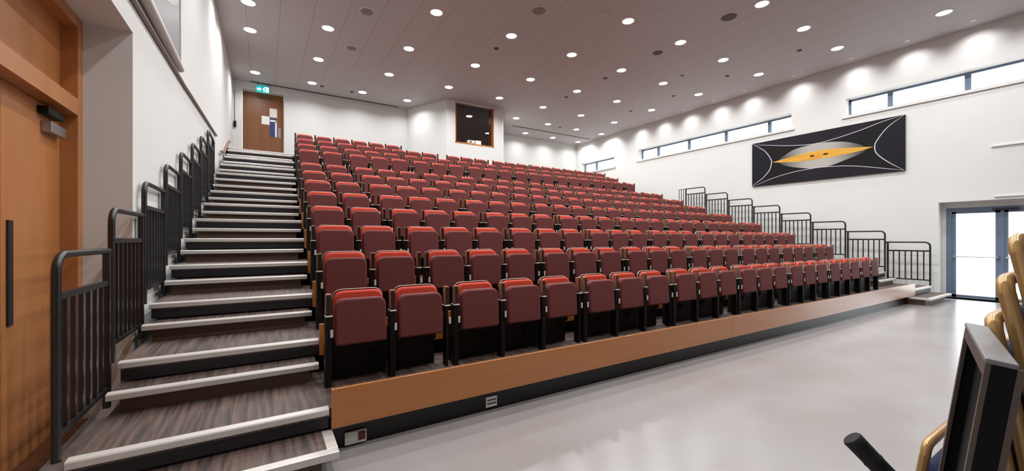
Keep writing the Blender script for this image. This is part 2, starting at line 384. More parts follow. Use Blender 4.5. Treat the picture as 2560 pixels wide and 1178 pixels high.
# rear door on the landing
rd = thing('door_3', 'brown wooden door with notices at the top of the stair', 'door', (0, YR1 + 0.15, LZ)); struct(rd)
ry = YR1 + 0.18
P(MB().bbox(RD[0] + 0.01, RD[1] - 0.01, ry, ry + 0.05, LZ + 0.01, RD[2] - 0.01, 0.003), 'door_leaf', M['rear_door_wood'], rd)
P(MB().box(0.185, 0.385, ry - 0.006, ry, 4.98, 5.60), 'vision_panel', M['blue_panel'], rd)['label'] = 'narrow vision panel showing blue'
P(MB().box(0.335, 0.385, ry - 0.009, ry - 0.006, 4.98, 5.52).box(0.185, 0.385, ry - 0.009, ry - 0.006, 5.49, 5.55), 'panel_bead', M['white'], rd)
P(MB().box(0.175, 0.395, ry - 0.008, ry, 5.64, 5.94), 'notice', M['paper'], rd)['label'] = 'upper pale notice above the vision panel'
P(MB().box(-0.055, 0.172, ry - 0.008, ry, 5.37, 5.65), 'notice', M['white'], rd)['label'] = 'white notice in the middle of the door'
P(MB().box(0.42, 0.505, ry - 0.008, ry, 4.975, 5.30), 'push_plate', M['steel'], rd)
struct(MB().box(-0.1, 0.62, ry + .3, ry + .32, LZ, 6.4).build('wall_corridor', M['wall']), 'wall behind the rear door')

ex = thing('exit_sign', 'green and white exit sign above the brown rear door', 'exit sign', (-0.02, YR1 - 0.16, 6.33))
MB().bbox(-0.18, 0.18, 0, 0.03, 0, 0.22, 0.004).build('sign_body', M['exit'], ex)
fig = MB(); yy = -0.003
def rot(pts, a, cx, cz): return [(cx + (x - cx) * math.cos(a) - (z - cz) * math.sin(a), yy, cz + (x - cx) * math.sin(a) + (z - cz) * math.cos(a)) for x, z in pts]
fig.box(-0.165, -0.10, yy, 0, 0.075, 0.125); fig.poly([(-0.10, yy, 0.04), (-0.03, yy, 0.10), (-0.10, yy, 0.16)])      # arrow
fig.box(0.085, 0.165, yy, 0, 0.02, 0.19)                                                                              # doorway
fig.cyl((0.045, 0, 0), 0.0, 0.0, 0, 0.0001, 3)
for pts, a in (([(0.02, 0.09), (0.05, 0.09), (0.05, 0.155), (0.02, 0.155)], -0.25), ([(0.02, 0.02), (0.038, 0.02), (0.038, 0.09), (0.02, 0.09)], 0.5),
               ([(0.04, 0.03), (0.058, 0.03), (0.058, 0.09), (0.04, 0.09)], -0.5), ([(-0.01, 0.12), (0.03, 0.12), (0.03, 0.137), (-0.01, 0.137)], 0.4),
               ([(0.045, 0.165), (0.07, 0.165), (0.07, 0.195), (0.045, 0.195)], 0.0)):
    fig.poly(rot(pts, a, sum(p[0] for p in pts) / 4, sum(p[1] for p in pts) / 4))
fig.build('pictogram', M['exit_w'], ex)
for bx in (-0.14, 0.14): MB().box(bx - 0.01, bx + 0.01, 0.0, 0.02, 0.22, 0.32).build('bracket', M['slot'], ex)

wb = thing('wall_controller', 'small black box on a thin cable in the rear corner beside the brown door', 'control box', (-0.785, YR1 - 0.03, 5.12))
MB().bbox(-0.035, 0.035, -0.02, 0.03, 0, 0.19, 0.005).build('box_body', M['black'], wb)
MB().tube([(-0.01, 0.02, 0.19), (-0.01, 0.02, 1.18)], 0.007, 8).build('cable', M['dark_steel'], wb)

for nm, xa, xb, y, lab in (('trim_4', -0.36, 4.45, 15.62, 'dark slot in the ceiling along the left part of the back wall'), ('trim_5', 9.6, 14.3, 15.47, 'dark slot in the ceiling in front of the right part of the back wall')):
    struct(MB().box(xa, xb, y, y + 0.06, CEIL - 0.012, CEIL).build(nm, M['slot']), lab)
struct(MB().box(4.85, XR, 13.56, YR2, 3.70, 3.80).box(-1.0, 4.85, 13.56, YR1, 3.70, 3.80).build('floor_rear', M['stair_carpet']))

# ------------------------------------------------------------------ seating tiers
N = 12
ZT = [.316, .612, .912, 1.210, 1.505, 1.800, 2.096, 2.394, 2.853, 3.165, 3.487, 3.807]
Y0, DY = 3.05, 0.872
def ty(k): return Y0 + DY * k
def xl(k): return -0.895 + 0.0095 * k                                # left end of treads
def xa(k): return 0.394 + 0.028 * k                                  # right end of left aisle
XRA, XRE = 13.0, 14.32                                               # right aisle
def nosing(mb, x0, x1, y, z):                                        # L-shaped aluminium nosing with a rounded lip
    prof = [(0.0, -0.045), (-0.006, -0.040), (-0.006, -0.006), (0.0, 0.002), (0.055, 0.004), (0.055, -0.002), (0.006, -0.004), (0.006, -0.045)]
    n = len(prof); vs = [(x0, y + a, z + c) for a, c in prof] + [(x1, y + a, z + c) for a, c in prof]
    mb.quadset(vs, [(k, (k + 1) % n, n + (k + 1) % n, n + k) for k in range(n)] + [tuple(range(n)), tuple(reversed(range(n, 2 * n)))])
for k in range(N):
    z, y = ZT[k], ty(k); zb = ZT[k - 1] if k else 0.0
    t = thing('seating_tier', 'front tier of the raked seating, lowest deck at the hall floor' if k == 0 else ('topmost tier of the raked seating, with six seats' if k == N - 1 else '%s tier up of the raked seating, dark deck under its seats' % ORD[k]), 'seating tier', (6.7, y, z), 'tiers of the raked seating')
    xr = XRE if k < 8 else XRE
    P(MB().box(xl(k) + 0.012, xr, y + 0.01, y + DY + 0.06, z - 0.06, z), 'deck', M['stair_carpet'], t)
    P(MB().box(xl(k) + 0.03, xr - 0.03, y + 0.10, y + 0.12, (zb + 0.002 if k else 0.0), z - 0.06), 'riser', M['black'], t)  # black sheet standing in for the dark void below the deck edge
    for ex0, ex1 in ((xl(k) + 0.012, xa(k) - 0.01), (XRA + 0.01, xr)):
        P(MB().box(ex0, ex1, y + 0.012, y + 0.03, z - 0.135, z - 0.04), 'edge_beam', M['dark_steel'], t)
    m = MB(); nosing(m, xl(k), xa(k) - 0.006, y, z); P(m, 'nosing', M['silver'], t)
    m = MB(); nosing(m, XRA, xr, y, z); P(m, 'nosing', M['silver'], t)
    segs = [(xa(k) + 0.008, 5.358), (5.362, 12.985)] if k == 0 else [(xa(k) - 0.004 + (0.06 if k > 7 else 0), 12.985 if k < 11 else 4.7)]
    for sx0, sx1 in segs:
        P(MB().bbox(sx0, sx1, y - 0.016, y + 0.008, z - 0.142, z + 0.136, 0.003), 'fascia_board', M['wood'], t)['label'] = 'orange wooden fascia board'
    if k == 0:
        P(MB().box(xa(0) + 0.0, 12.97, y + 0.05, y + 0.07, 0, z - 0.06), 'skirt', M['skirt'], t)
        m = MB(); m.tube([(12.88, y + 0.02, 0.03), (12.88, y + 0.02, 0.12)], 0.02, 10); P(m, 'end_bolt', M['silver'], t)

# intermediate steps in both aisles
def step(k, zb, zt, yf, yb, side):
    if side == 'door': x0, x1, wl_, lab = xl(k) + 0.005, xa(k) - 0.004, 0.05, 'stair by the wooden door'
    else: x0, x1, wl_, lab = 12.98, 14.18, 0.05, 'stair by the glazed doors'
    STEPS[side] += 1
    t = thing('aisle_step', 'silver-edged loose step, %s from the bottom of the %s' % (ORD[STEPS[side] - 1], lab), 'step', ((x0 + x1) / 2, yf, zb), 'intermediate steps of the aisle stairs')
    P(MB().box(x0 + 0.012, x1 - 0.012, yf + 0.01, yb, zt - 0.035, zt), 'tread', M['stair_carpet'], t)
    P(MB().box(x0 + 0.06, x1 - 0.06, yf + 0.05, yb, zb + 0.001, zt - 0.035), 'riser', M['riser'], t)
    m = MB(); nosing(m, x0, x1, yf, zt); P(m, 'nosing', M['silver'], t)
STEPS = {'door': 0, 'glass': 0}
for k in range(N):
    nxt = ZT[k + 1] if k < N - 1 else LZ
    yn = ty(k + 1) if k < N - 1 else 13.53
    if k == N - 1: continue
    for side in ('door', 'glass'):
        if side == 'glass' and k > 8: continue
        if k == 7:
            for j in (1, 2): step(k, ZT[k] + (nxt - ZT[k]) * (0 if j == 1 else 1 / 3) , ZT[k] + (nxt - ZT[k]) * j / 3, yn - 0.25 * (3 - j), yn + 0.09 if j == 2 else yn - 0.2, side)
        else:
            step(k, ZT[k], (ZT[k] + nxt) / 2, yn - 0.245, yn + 0.09, side)
# landing in front of the rear door
ld = thing('landing', 'dark landing with silver edge in front of the brown rear door', 'landing', (0, 13.27, LZ))
P(MB().box(-0.86, 0.72, 13.27, YR1, LZ - 0.06, LZ).box(-0.6, 0.6, YR1, YR1 + 0.3, LZ - 0.06, LZ), 'deck', M['stair_carpet'], ld)
m = MB(); nosing(m, -0.80, 0.735, 13.265, LZ); P(m, 'nosing', M['silver'], ld)
P(MB().box(-0.8, 0.72, 13.30, 13.32, ZT[-1], LZ - 0.06), 'riser', M['black'], ld)
# bottom steps on the floor
for xs0, xs1, yf, yb, lab, right in ((-0.88, 0.405, 2.715, 3.12, 'bottom step of the stair by the wooden door, broad silver edge', True), (12.59, 14.30, 2.70, 3.12, 'bottom step of the stair by the glazed doors, grey top', False)):
    t = thing('floor_step', lab, 'step', ((xs0 + xs1) / 2, yf, 0))
    zt = 0.165
    P(MB().box(xs0, xs1, yf, yb, zt - 0.03, zt), 'tread', M['stair_carpet'], t)
    P(MB().box(xs0 + 0.06, xs1 - 0.09, yf + 0.09, yb - 0.02, 0, zt - 0.03), 'riser', M['riser'], t)
    m = MB(); m.bbox(xs0 - 0.004, xs1, yf - 0.006, yf + 0.065, zt - 0.042, zt + 0.004, 0.004)
    if right: m.bbox(xs1 - 0.065, xs1 + 0.002, yf + 0.06, yb - 0.06, zt - 0.042, zt + 0.004, 0.004)
    else: m.bbox(xs0 - 0.004, xs0 + 0.055, yf + 0.06, yb - 0.06, zt - 0.042, zt + 0.004, 0.004)
    P(m, 'nosing', M['silver'], t)

# guard rails
def guard(k, x, side):
    where = 'beside the left wall' if side == 'L' else 'against the white wall with the painting'
    t = thing('guard_rail', 'black barred guard rail %s, %s one up the stair' % (where, ORD[k]), 'guard rail', (x, ty(k), ZT[k]), 'stair guard rails')
    L, rr = DY - 0.03, 0.10
    arc = [(0, 0.03 + rr - rr * math.cos(a), 1.10 - rr + rr * math.sin(a)) for a in [math.pi / 2 * i / 8 for i in range(9)]]
    MB().tube([(0, 0.03, 0.0 if k else -0.0), (0, 0.03, 0.5)] + arc + [(0, L + 0.045, 1.10)], 0.0205, 12).build('hand_rail', M['rail'], t)
    MB().box(-0.018, 0.018, L - 0.02, L + 0.02, 0.0, 1.085).build('post', M['rail'], t)
    MB().box(-0.014, 0.014, 0.04, L, 0.858, 0.894).build('mid_rail', M['rail'], t)
    MB().box(-0.014, 0.014, 0.04, L, 0.12, 0.15).build('bottom_rail', M['rail'], t)
    for i in range(6):
        yb = 0.03 + (L - 0.03) * (i + 1) / 7
        MB().box(-0.010, 0.010, yb - 0.012, yb + 0.012, 0.14, 0.87).build('baluster', M['rail'], t)
    if k == 7:
        MB().box(-0.012, 0.012, L, L + 0.33, 1.085, 1.105).build('end_rail', M['rail'], t)
        for i in range(3):
            MB().box(-0.009, 0.009, L + 0.1 + 0.1 * i, L + 0.117 + 0.1 * i, 0.46, 1.09).build('baluster', M['rail'], t)
    return t
for k in range(8): guard(k, -0.935 + 0.0098 * k, 'L')
for k in range(8): guard(k, 14.36, 'R')

hr = thing('handrail', 'short wooden handrail on the left wall near the top of the stair', 'handrail', (-0.83, 11.4, 3.5))
m = MB(); m.tube([(0, 0, 0.02), (0, 0.9, 0.16), (0.0, 2.1, 0.62), (0.01, 2.5, 0.78), (0.0, 2.75, 0.79)], 0.022, 10); m.build('rail', M['arm_tip'], hr)
for yv, zv in ((0.3, 0.05), (2.1, 0.6)): MB().tube([(-0.055, yv, zv - 0.06), (0, yv, zv)], 0.008, 8).build('bracket', M['steel'], hr)

# ------------------------------------------------------------------ tip-up seats
def make_seat(name, label, both):
    t = thing(name, label, 'seat')
    kids = []
    lean = Matrix.Translation((0, 0, 0.33)) @ Matrix.Rotation(R(-3.5), 4, 'X') @ Matrix.Translation((0, 0, -0.33))
    kids.append(MB().slab(rrect(-0.2, 0.2, 0.325, 0.70, 0.065, 0.02), 0.0, 0.085, 0.018, T=lean).build('seat_pan', M['pan'], t))
    rec = Matrix.Translation((0, 0.11, 0.36)) @ Matrix.Rotation(R(-8), 4, 'X') @ Matrix.Translation((0, -0.11, -0.36))
    kids.append(MB().slab(rrect(-0.2, 0.2, 0.36, 0.752, 0.07, 0.02), 0.085, 0.15, 0.02, T=rec).build('backrest', M['red'], t))
    sh = MB(); sh.slab(rrect(-0.207, 0.207, 0.34, 0.764, 0.075, 0.03), 0.152, 0.176, 0.006, T=rec)
    kids.append(sh.build('back_shell', M['shell'], t))
    ed = MB(); o = rrect(-0.207, 0.207, 0.5, 0.764, 0.075, 0.03)[0:12]
    ed.tube([rec @ Vector((p[0], 0.150, p[1])) for p in o], 0.0055, 6)
    kids.append(ed.build('shell_trim', M['shell_edge'], t))
    xe = 0.19 if both else 0.25
    kids.append(MB().box(-0.25, xe, 0.215, 0.235, 0.0, 0.40).box(-0.25, xe, 0.17, 0.215, 0.24, 0.29).build('dark_void_panel', M['black'], t))  # black sheet added for the dark void under the pan, plus beam
    for x in ((-0.25, 0.25) if both else (-0.25,)):
        st = MB(); sw = 0.024 if x < 0 else 0.010
        st.bbox(x - sw, x + sw, 0.03, 0.12, 0.0, 0.565, 0.006)
        kids.append(st.build('stanchion', M['black'], t))
        ar = MB(); ar.slab(rrect(x - 0.022, x + 0.022, 0.57, 0.738, 0.018, 0.006, 3), 0.03, 0.085, 0.006)
        kids.append(ar.build('armrest', M['arm'], t))
        kids.append(MB().bbox(x - 0.020, x + 0.020, 0.028, 0.088, 0.732, 0.744, 0.004).bbox(x - 0.0235, x - 0.018, 0.027, 0.08, 0.585, 0.732, 0.002).build('armrest_edge', M['arm_tip'], t))  # pale wood tip on top; left strip paints the arm's lit edge
        kids.append(MB().bbox(x - 0.026, x + 0.026, 0.012, 0.10, 0.563, 0.573, 0.002).box(x + 0.01, x + 0.03, 0.012, 0.02, 0.40, 0.46).build('bracket', M['cap'], t))
    kids.append(MB().quadset([(0.12, 0.30, 0), (0.145, 0.30, 0), (0.12, 0.42, 0), (0.145, 0.42, 0), (0.12, 0.17, 0.25), (0.145, 0.17, 0.25), (0.12, 0.24, 0.25), (0.145, 0.24, 0.25)],
        [(0, 1, 3, 2), (4, 6, 7, 5), (0, 4, 5, 1), (2, 3, 7, 6), (0, 2, 6, 4), (1, 5, 7, 3)]).build('foot', M['black'], t))
    KIDS[t.name] = kids
    return t
seat_left = make_seat('auditorium_seat', '', False)
seat_both = make_seat('auditorium_seat', '', True)
def centers(k):
    if k == 11: return [1.03 + 0.51 * i for i in range(6)]
    if k == 10: return [0.98 + 0.508 * i for i in range(6)] + [4.0, 4.5, 5.32, 5.83, 6.34, 7.03, 7.54, 8.05, 8.64, 9.15, 9.66, 10.25, 10.76, 11.27, 11.86]
    return [0.69 + 0.028 * k + 0.508 * i + 0.085 * (0 if i < 2 else 1 + (i - 2) // 3) for i in range(22 if k < 8 else 21)]
used = set()
for k in range(N):
    cs = centers(k)
    for i, x in enumerate(cs):
        end = i == len(cs) - 1 or cs[i + 1] - x > 0.54
        src = seat_both if end else seat_left
        row = 'front row' if k == 0 else ('top row' if k == N - 1 else '%s row up' % ORD[k])
        lab = 'maroon tip-up seat, %s from the wooden-door stair in the %s' % (ORD[i], row)
        loc = (x, ty(k) + 0.40, ZT[k])
        if src.name not in used:
            used.add(src.name); src.location = loc; src['label'] = lab; src['group'] = 'auditorium seats'
        else:
            copy_tree(src, loc, lab, 'auditorium seats')

# ------------------------------------------------------------------ outlets on the black skirt
ot = thing('floor_outlet', 'pale outlet box with maroon socket on the black skirt by the stair', 'outlet', (0.57, Y0 + 0.045, 0.015))
MB().bbox(-0.075, 0.01, -0.02, 0.0, 0.0, 0.09, 0.003).build('cover', M['cap'], ot)
MB().bbox(0.01, 0.075, -0.02, 0.0, 0.0, 0.09, 0.003).build('socket_frame', M['cap'], ot)
MB().box(0.016, 0.066, -0.022, -0.019, 0.02, 0.084).build('socket', M['maroon_socket'], ot)
MB().box(-0.006, 0.0, 0, 0.005, 0, 0.09).build('back_plate', M['black'], ot)
ov = thing('wall_socket', 'white two-slot vent plate low on the black skirt under the fascia', 'outlet', (1.70, Y0 + 0.048, 0.03))
MB().bbox(-0.055, 0.055, -0.012, 0.0, 0.0, 0.09, 0.003).build('plate', M['white'], ov)
MB().box(-0.045, 0.045, -0.014, -0.011, 0.026, 0.036).box(-0.045, 0.045, -0.014, -0.011, 0.056, 0.066).build('slot', M['slot'], ov)

# ------------------------------------------------------------------ paintings
def spline(pts, n=8):
    out = []
    q = [pts[0]] + list(pts) + [pts[-1]]
    for i in range(1, len(q) - 2):
        for s in range(n):
            t = s / n; a = []
            for d_ in (0, 1):
                p0, p1, p2, p3 = q[i - 1][d_], q[i][d_], q[i + 1][d_], q[i + 2][d_]
                a.append(0.5 * ((2 * p1) + (-p0 + p2) * t + (2 * p0 - 5 * p1 + 4 * p2 - p3) * t * t + (-p0 + 3 * p1 - 3 * p2 + p3) * t ** 3))
            out.append(tuple(a))
    return out + [pts[-1]]
pc = thing('wall_painting', 'long dark painting with a gold lens shape on the white wall', 'painting', (XR, 5.6, 4.1))
oy, oz = 5.6, 4.1
MB().box(-0.05, 0, 3.62 - oy, 7.59 - oy, 3.345 - oz, 4.845 - oz).build('canvas', M['canvas'], pc)
left = spline([(7.585, 4.84), (7.47, 4.76), (7.16, 4.51), (6.97, 4.2), (6.955, 4.08), (7.01, 3.86), (7.2, 3.63), (7.47, 3.44), (7.585, 3.35)])
right = spline([(3.63, 4.84), (3.7, 4.79), (3.98, 4.58), (4.2, 4.27), (4.25, 4.09), (4.2, 3.89), (3.98, 3.64), (3.7, 3.40), (3.63, 3.35)])
top = spline([(7.585, 4.83), (7.47, 4.79), (6.94, 4.67), (6.48, 4.57), (5.94, 4.49), (5.57, 4.48), (5.14, 4.53), (4.57, 4.64), (4.12, 4.76), (3.7, 4.83), (3.63, 4.84)])
bot = spline([(7.585, 3.35), (7.40, 3.40), (6.94, 3.55), (6.33, 3.67), (5.75, 3.715), (5.4, 3.71), (4.89, 3.66), (4.42, 3.56), (3.98, 3.44), (3.7, 3.37), (3.63, 3.35)])
lens = spline([(6.80, 4.10), (6.33, 4.38), (5.85, 4.46), (5.4, 4.46), (4.97, 4.39), (4.64, 4.26), (4.42, 4.12)])[:-1] + spline([(4.42, 4.12), (4.51, 3.99), (4.89, 3.85), (5.31, 3.73), (5.75, 3.715), (6.13, 3.79), (6.53, 3.92), (6.80, 4.10)])[:-1]
gold = spline([(6.94, 4.09), (6.33, 4.18), (5.79, 4.24), (5.34, 4.24), (4.89, 4.19), (4.27, 4.11)])[:-1] + spline([(4.27, 4.11), (4.57, 4.045), (5.06, 4.0), (5.57, 3.985), (6.13, 3.99), (6.53, 4.03), (6.94, 4.09)])[:-1]
ds = MB()
def flat(pts, d_, mi): ds.poly([(-0.05 - d_, p[0] - oy, p[1] - oz) for p in pts], mi)
flat(left, 0.001, 0); flat(right, 0.001, 0); flat(top, 0.0015, 1); flat(bot, 0.0015, 1); flat(lens, 0.002, 2); flat(gold, 0.003, 3)
def stroke(pts, wd, d_, mi):
    for (a, c) in zip(pts, pts[1:]):
        v = Vector((c[0] - a[0], c[1] - a[1]));  n_ = Vector((-v.y, v.x)).normalized() * wd / 2 * max(0.3, 1 - (abs(a[0] - 5.6) / 2.0) ** 6)
        ds.quadset([(-0.05 - d_, a[0] - n_.x - oy, a[1] - n_.y - oz), (-0.05 - d_, c[0] - n_.x - oy, c[1] - n_.y - oz), (-0.05 - d_, c[0] + n_.x - oy, c[1] + n_.y - oz), (-0.05 - d_, a[0] + n_.x - oy, a[1] + n_.y - oz)], [(0, 1, 2, 3)], mi)
for c_, wd in ((left, 0.03), (right, 0.026), (top, 0.017), (bot, 0.017)): stroke(c_, wd, 0.004, 4)
for ya, yb, zc in ((5.85, 5.70, 4.105), (5.50, 5.34, 4.105)):
    flat([(ya, zc), ((ya + yb) / 2, zc + 0.03), (yb, zc + 0.012), (yb + 0.02, zc - 0.02), ((ya + yb) / 2, zc - 0.025)], 0.0045, 5)
flat([(5.62, 4.06), (5.60, 4.13), (5.595, 4.13), (5.61, 4.06)], 0.0045, 5)
ds.build('painted_design', [M['navy'], M['plum'], M['lens'], M['gold_paint'], M['line'], M['canvas']], pc)

lp = thing('framed_picture', 'grey picture in a pale frame high on the left wall', 'picture', (wl(5.2), 5.2, 3.68))
yA, yB, zT = 6.62 - 5.2, 2.6 - 5.2, 1.9
MB().box(0.0, 0.05, yB, yA, 0.02, zT).build('picture_panel', M['grey_pic'], lp)
el = MB(); el.poly([(0.052, yA - 0.15 + 2.2 * (math.cos(a)) - 1.9, 1.25 + 0.95 * math.sin(a)) for a in [math.pi * 2 * i / 48 for i in range(48)] if True and yB < yA - 2.05 + 2.2 * math.cos(a) < yA - 0.02 and 0.05 < 1.25 + 0.95 * math.sin(a) < zT])
el.build('pale_ellipse', M['pale_pic'], lp)
fm = MB(); fm.tube([(0.05, yA, 0.0), (0.05, yB, 0.0)], 0.045, 12).box(0.0, 0.06, yA - 0.012, yA + 0.012, 0.0, zT).box(0.0, 0.06, yB - 0.02, yB + 0.02, 0, zT).box(0, 0.06, yB, yA, zT - 0.02, zT + 0.02)
fm.build('picture_frame', M['pic_frame'], lp)
tr = MB(); pts = [(wl(y) + 0.02, y, z) for y, z in ((2.0, 3.45), (4.45, 3.54), (7.1, 3.60), (7.35, 3.615), (10.9, 3.765))]
tr.tube(pts, 0.02, 8)
tag(tr.build('cable_trunking', M['trunk']), 'thin grey trunking running along the left wall under the picture', 'cable trunking')

# ------------------------------------------------------------------ ceiling lamps
def area(name, parent, size, watts, spread=150, col=(0.98, 1.0, 0.99)):
    l = bpy.data.lights.new(name, 'AREA'); l.shape = 'DISK'; l.size = size; l.energy = watts; l.spread = R(spread); l.color = col
    o = bpy.data.objects.new(name, l); COL.objects.link(o); o.parent = parent; o.location = (0, 0, -0.02); return o
dif_me = ring_me = None
def downlight(x, y, label, dim=1.0):
    global dif_me, ring_me
    t = thing('downlight', label, 'ceiling light', (x, y, CEIL), 'round ceiling downlights')
    if dif_me is None:
        a = MB().cyl((0, 0, 0), 0.128, 0.128, -0.010, -0.002).build('diffuser', M['lamp'], t); dif_me = a.data
        rg = MB(); n = 32
        prof = [(0.128, -0.012), (0.150, -0.008), (0.155, 0.0), (0.128, 0.0)]
        vs = [(r_ * math.cos(2 * math.pi * i / n), r_ * math.sin(2 * math.pi * i / n), z_) for r_, z_ in prof for i in range(n)]
        rg.quadset(vs, [(j * n + i, j * n + (i + 1) % n, ((j + 1) % 4) * n + (i + 1) % n, ((j + 1) % 4) * n + i) for j in range(4) for i in range(n)], 0, True)
        ring_me = rg.build('trim_ring', M['lamp_ring'], t).data
    else:
        for nm, me in (('diffuser', dif_me), ('trim_ring', ring_me)):
            o = bpy.data.objects.new(nm, me); COL.objects.link(o); o.parent = t
    area('lamp_light', t, 0.25, LAMP_W * dim, 148)
XG = [13.16, 11.23, 9.28, 7.32, 5.34, 3.34, 1.34]
YG = [12.70, 10.70, 8.66, 6.62, 4.60, 2.60, 0.60]
for j, y in enumerate(YG):
    for i, x in enumerate(XG):
        downlight(x, y, 'round lit downlight, %s from the window wall in the %s full line from the back' % (ORD[i], ORD[j]))
for i, x in enumerate((14.09, 12.49, 10.83, 9.15)): downlight(x, 14.45, 'round lit downlight, %s from the window wall, just ahead of the right ceiling slot' % ORD[i], 0.7)
for i, x in enumerate((-0.22, 1.36, 2.95, 4.54)): downlight(x, 14.73, 'round lit downlight, %s from the left wall in the line before the brown rear door' % ORD[i], 0.6)
for i, x in enumerate((14.17, 12.49, 10.82)): downlight(x, 16.25, 'round lit downlight, %s from the window wall behind the right ceiling slot' % ORD[i], 0.5)
for y, lab in ((11.8, 'further'), (10.44, 'nearer'), (7.6, 'third one down'), (4.6, 'fourth one down')):
    downlight(-0.28, y, 'round lit downlight close to the left wall over the stair, %s of its pair' % lab if 'er' == lab[-2:] else 'round lit downlight close to the left wall over the stair, %s' % lab, 0.6)
wash_me = None
for i, y in enumerate((15.9, 14.2, 12.5, 11.25, 10.0, 8.75, 7.6, 6.1, 4.65, 3.47, 2.33, 1.1, -0.2)):
    t = thing('wall_washer', 'small white spot recessed at the ceiling edge, %s along the window wall from the back' % ORD[i], 'ceiling light', (14.22, y, CEIL), 'wall washers at the ceiling edge')
    if wash_me is None: wash_me = MB().cyl((0, 0, 0), 0.055, 0.055, -0.008, 0.0, 20).build('spot_face', M['lamp_ring'], t).data
    else:
        o = bpy.data.objects.new('spot_face', wash_me); COL.objects.link(o); o.parent = t
    l = bpy.data.lights.new('spot_light', 'SPOT'); l.energy = WASH_W * 4; l.spot_size = R(125); l.spot_blend = 1.0; l.shadow_soft_size = 0.05
    o = bpy.data.objects.new('spot_light', l); COL.objects.link(o); o.parent = t; o.location = (0, 0, -0.03); o.rotation_euler = (0, R(-20), 0)

# other ceiling fittings
OV = [(1.99, 9.46, 0.14, 'speaker'), (5.29, 7.4, 0.13, 'speaker'), (9.19, 5.28, 0.15, 'dark'), (2.02, 11.48, 0.13, 'speaker'), (9.27, 7.33, 0.12, 'dark')]
for i, (x, y, r, m_) in enumerate(OV):
    lab = ['second', 'fourth', 'last', 'first', 'fifth'][i]
    t = thing('ceiling_speaker', ['round grey speaker in the ceiling above the left seats, nearer of two', 'round grey speaker in the middle of the ceiling near the top edge',
        'round grey speaker in the ceiling beside the foremost downlights', 'round grey speaker in the ceiling above the left seats, further of two', 'dark grey round speaker right of the ceiling middle'][i], 'ceiling speaker', (x, y, CEIL), 'round ceiling speakers')
    MB().cyl((0, 0, 0), r, r + 0.008, -0.012, 0, 28).build('grille', M['speaker'] if m_ == 'speaker' else M['speaker_dark'], t)
    MB().cyl((0, 0, 0), r + 0.015, r + 0.02, -0.006, 0, 28).build('rim', M['lamp_ring'] if i in (0, 3) else M['speaker'], t)
DT = [(5.35, 9.45), (9.31, 9.37), (9.35, 11.36), (11.22, 7.94), (12.55, 9.24), (12.46, 7.21), (12.58, 11.24), (12.44, 5.2), (11.64, 14.6), (1.68, 14.88), (2.63, 14.9)]
for i, (x, y) in enumerate(DT):
    near = min(((abs(x - gx) + abs(y - gy), a, b_) for a, gx in enumerate(XG) for b_, gy in enumerate(YG)))
    lab = 'small dark round ceiling fitting closest to downlight %s from window wall, line %s from back' % (ORD[near[1]], ORD[near[2]])
    if i == 8: lab = 'small dark round ceiling fitting just ahead of the right ceiling slot'
    if i == 9: lab = 'small dark ceiling fitting nearest the exit sign'
    if i == 10: lab = 'small dark ceiling fitting by the back wall, second from the exit sign'
    if i == 3: lab = 'tiny dark ceiling fitting between two board joints right of the middle'
    o = MB().cyl((0, 0, 0), 0.055 if i != 3 else 0.04, 0.065 if i != 3 else 0.05, -0.014, 0, 20).build('smoke_detector', M['dark_dot'], None, (x, y, CEIL))
    tag(o, lab, 'ceiling fitting', 'small dark ceiling fittings')
hb = MB(); hb.tube([(6.55, 6.85, CEIL - 0.02), (6.56, 6.63, CEIL - 0.02), (6.83, 6.66, CEIL - 0.02), (6.85, 6.60, CEIL - 0.04)], 0.012, 6)
tag(hb.build('ceiling_hook', M['white']), 'thin white bent bracket on the ceiling above the middle seats', 'bracket')

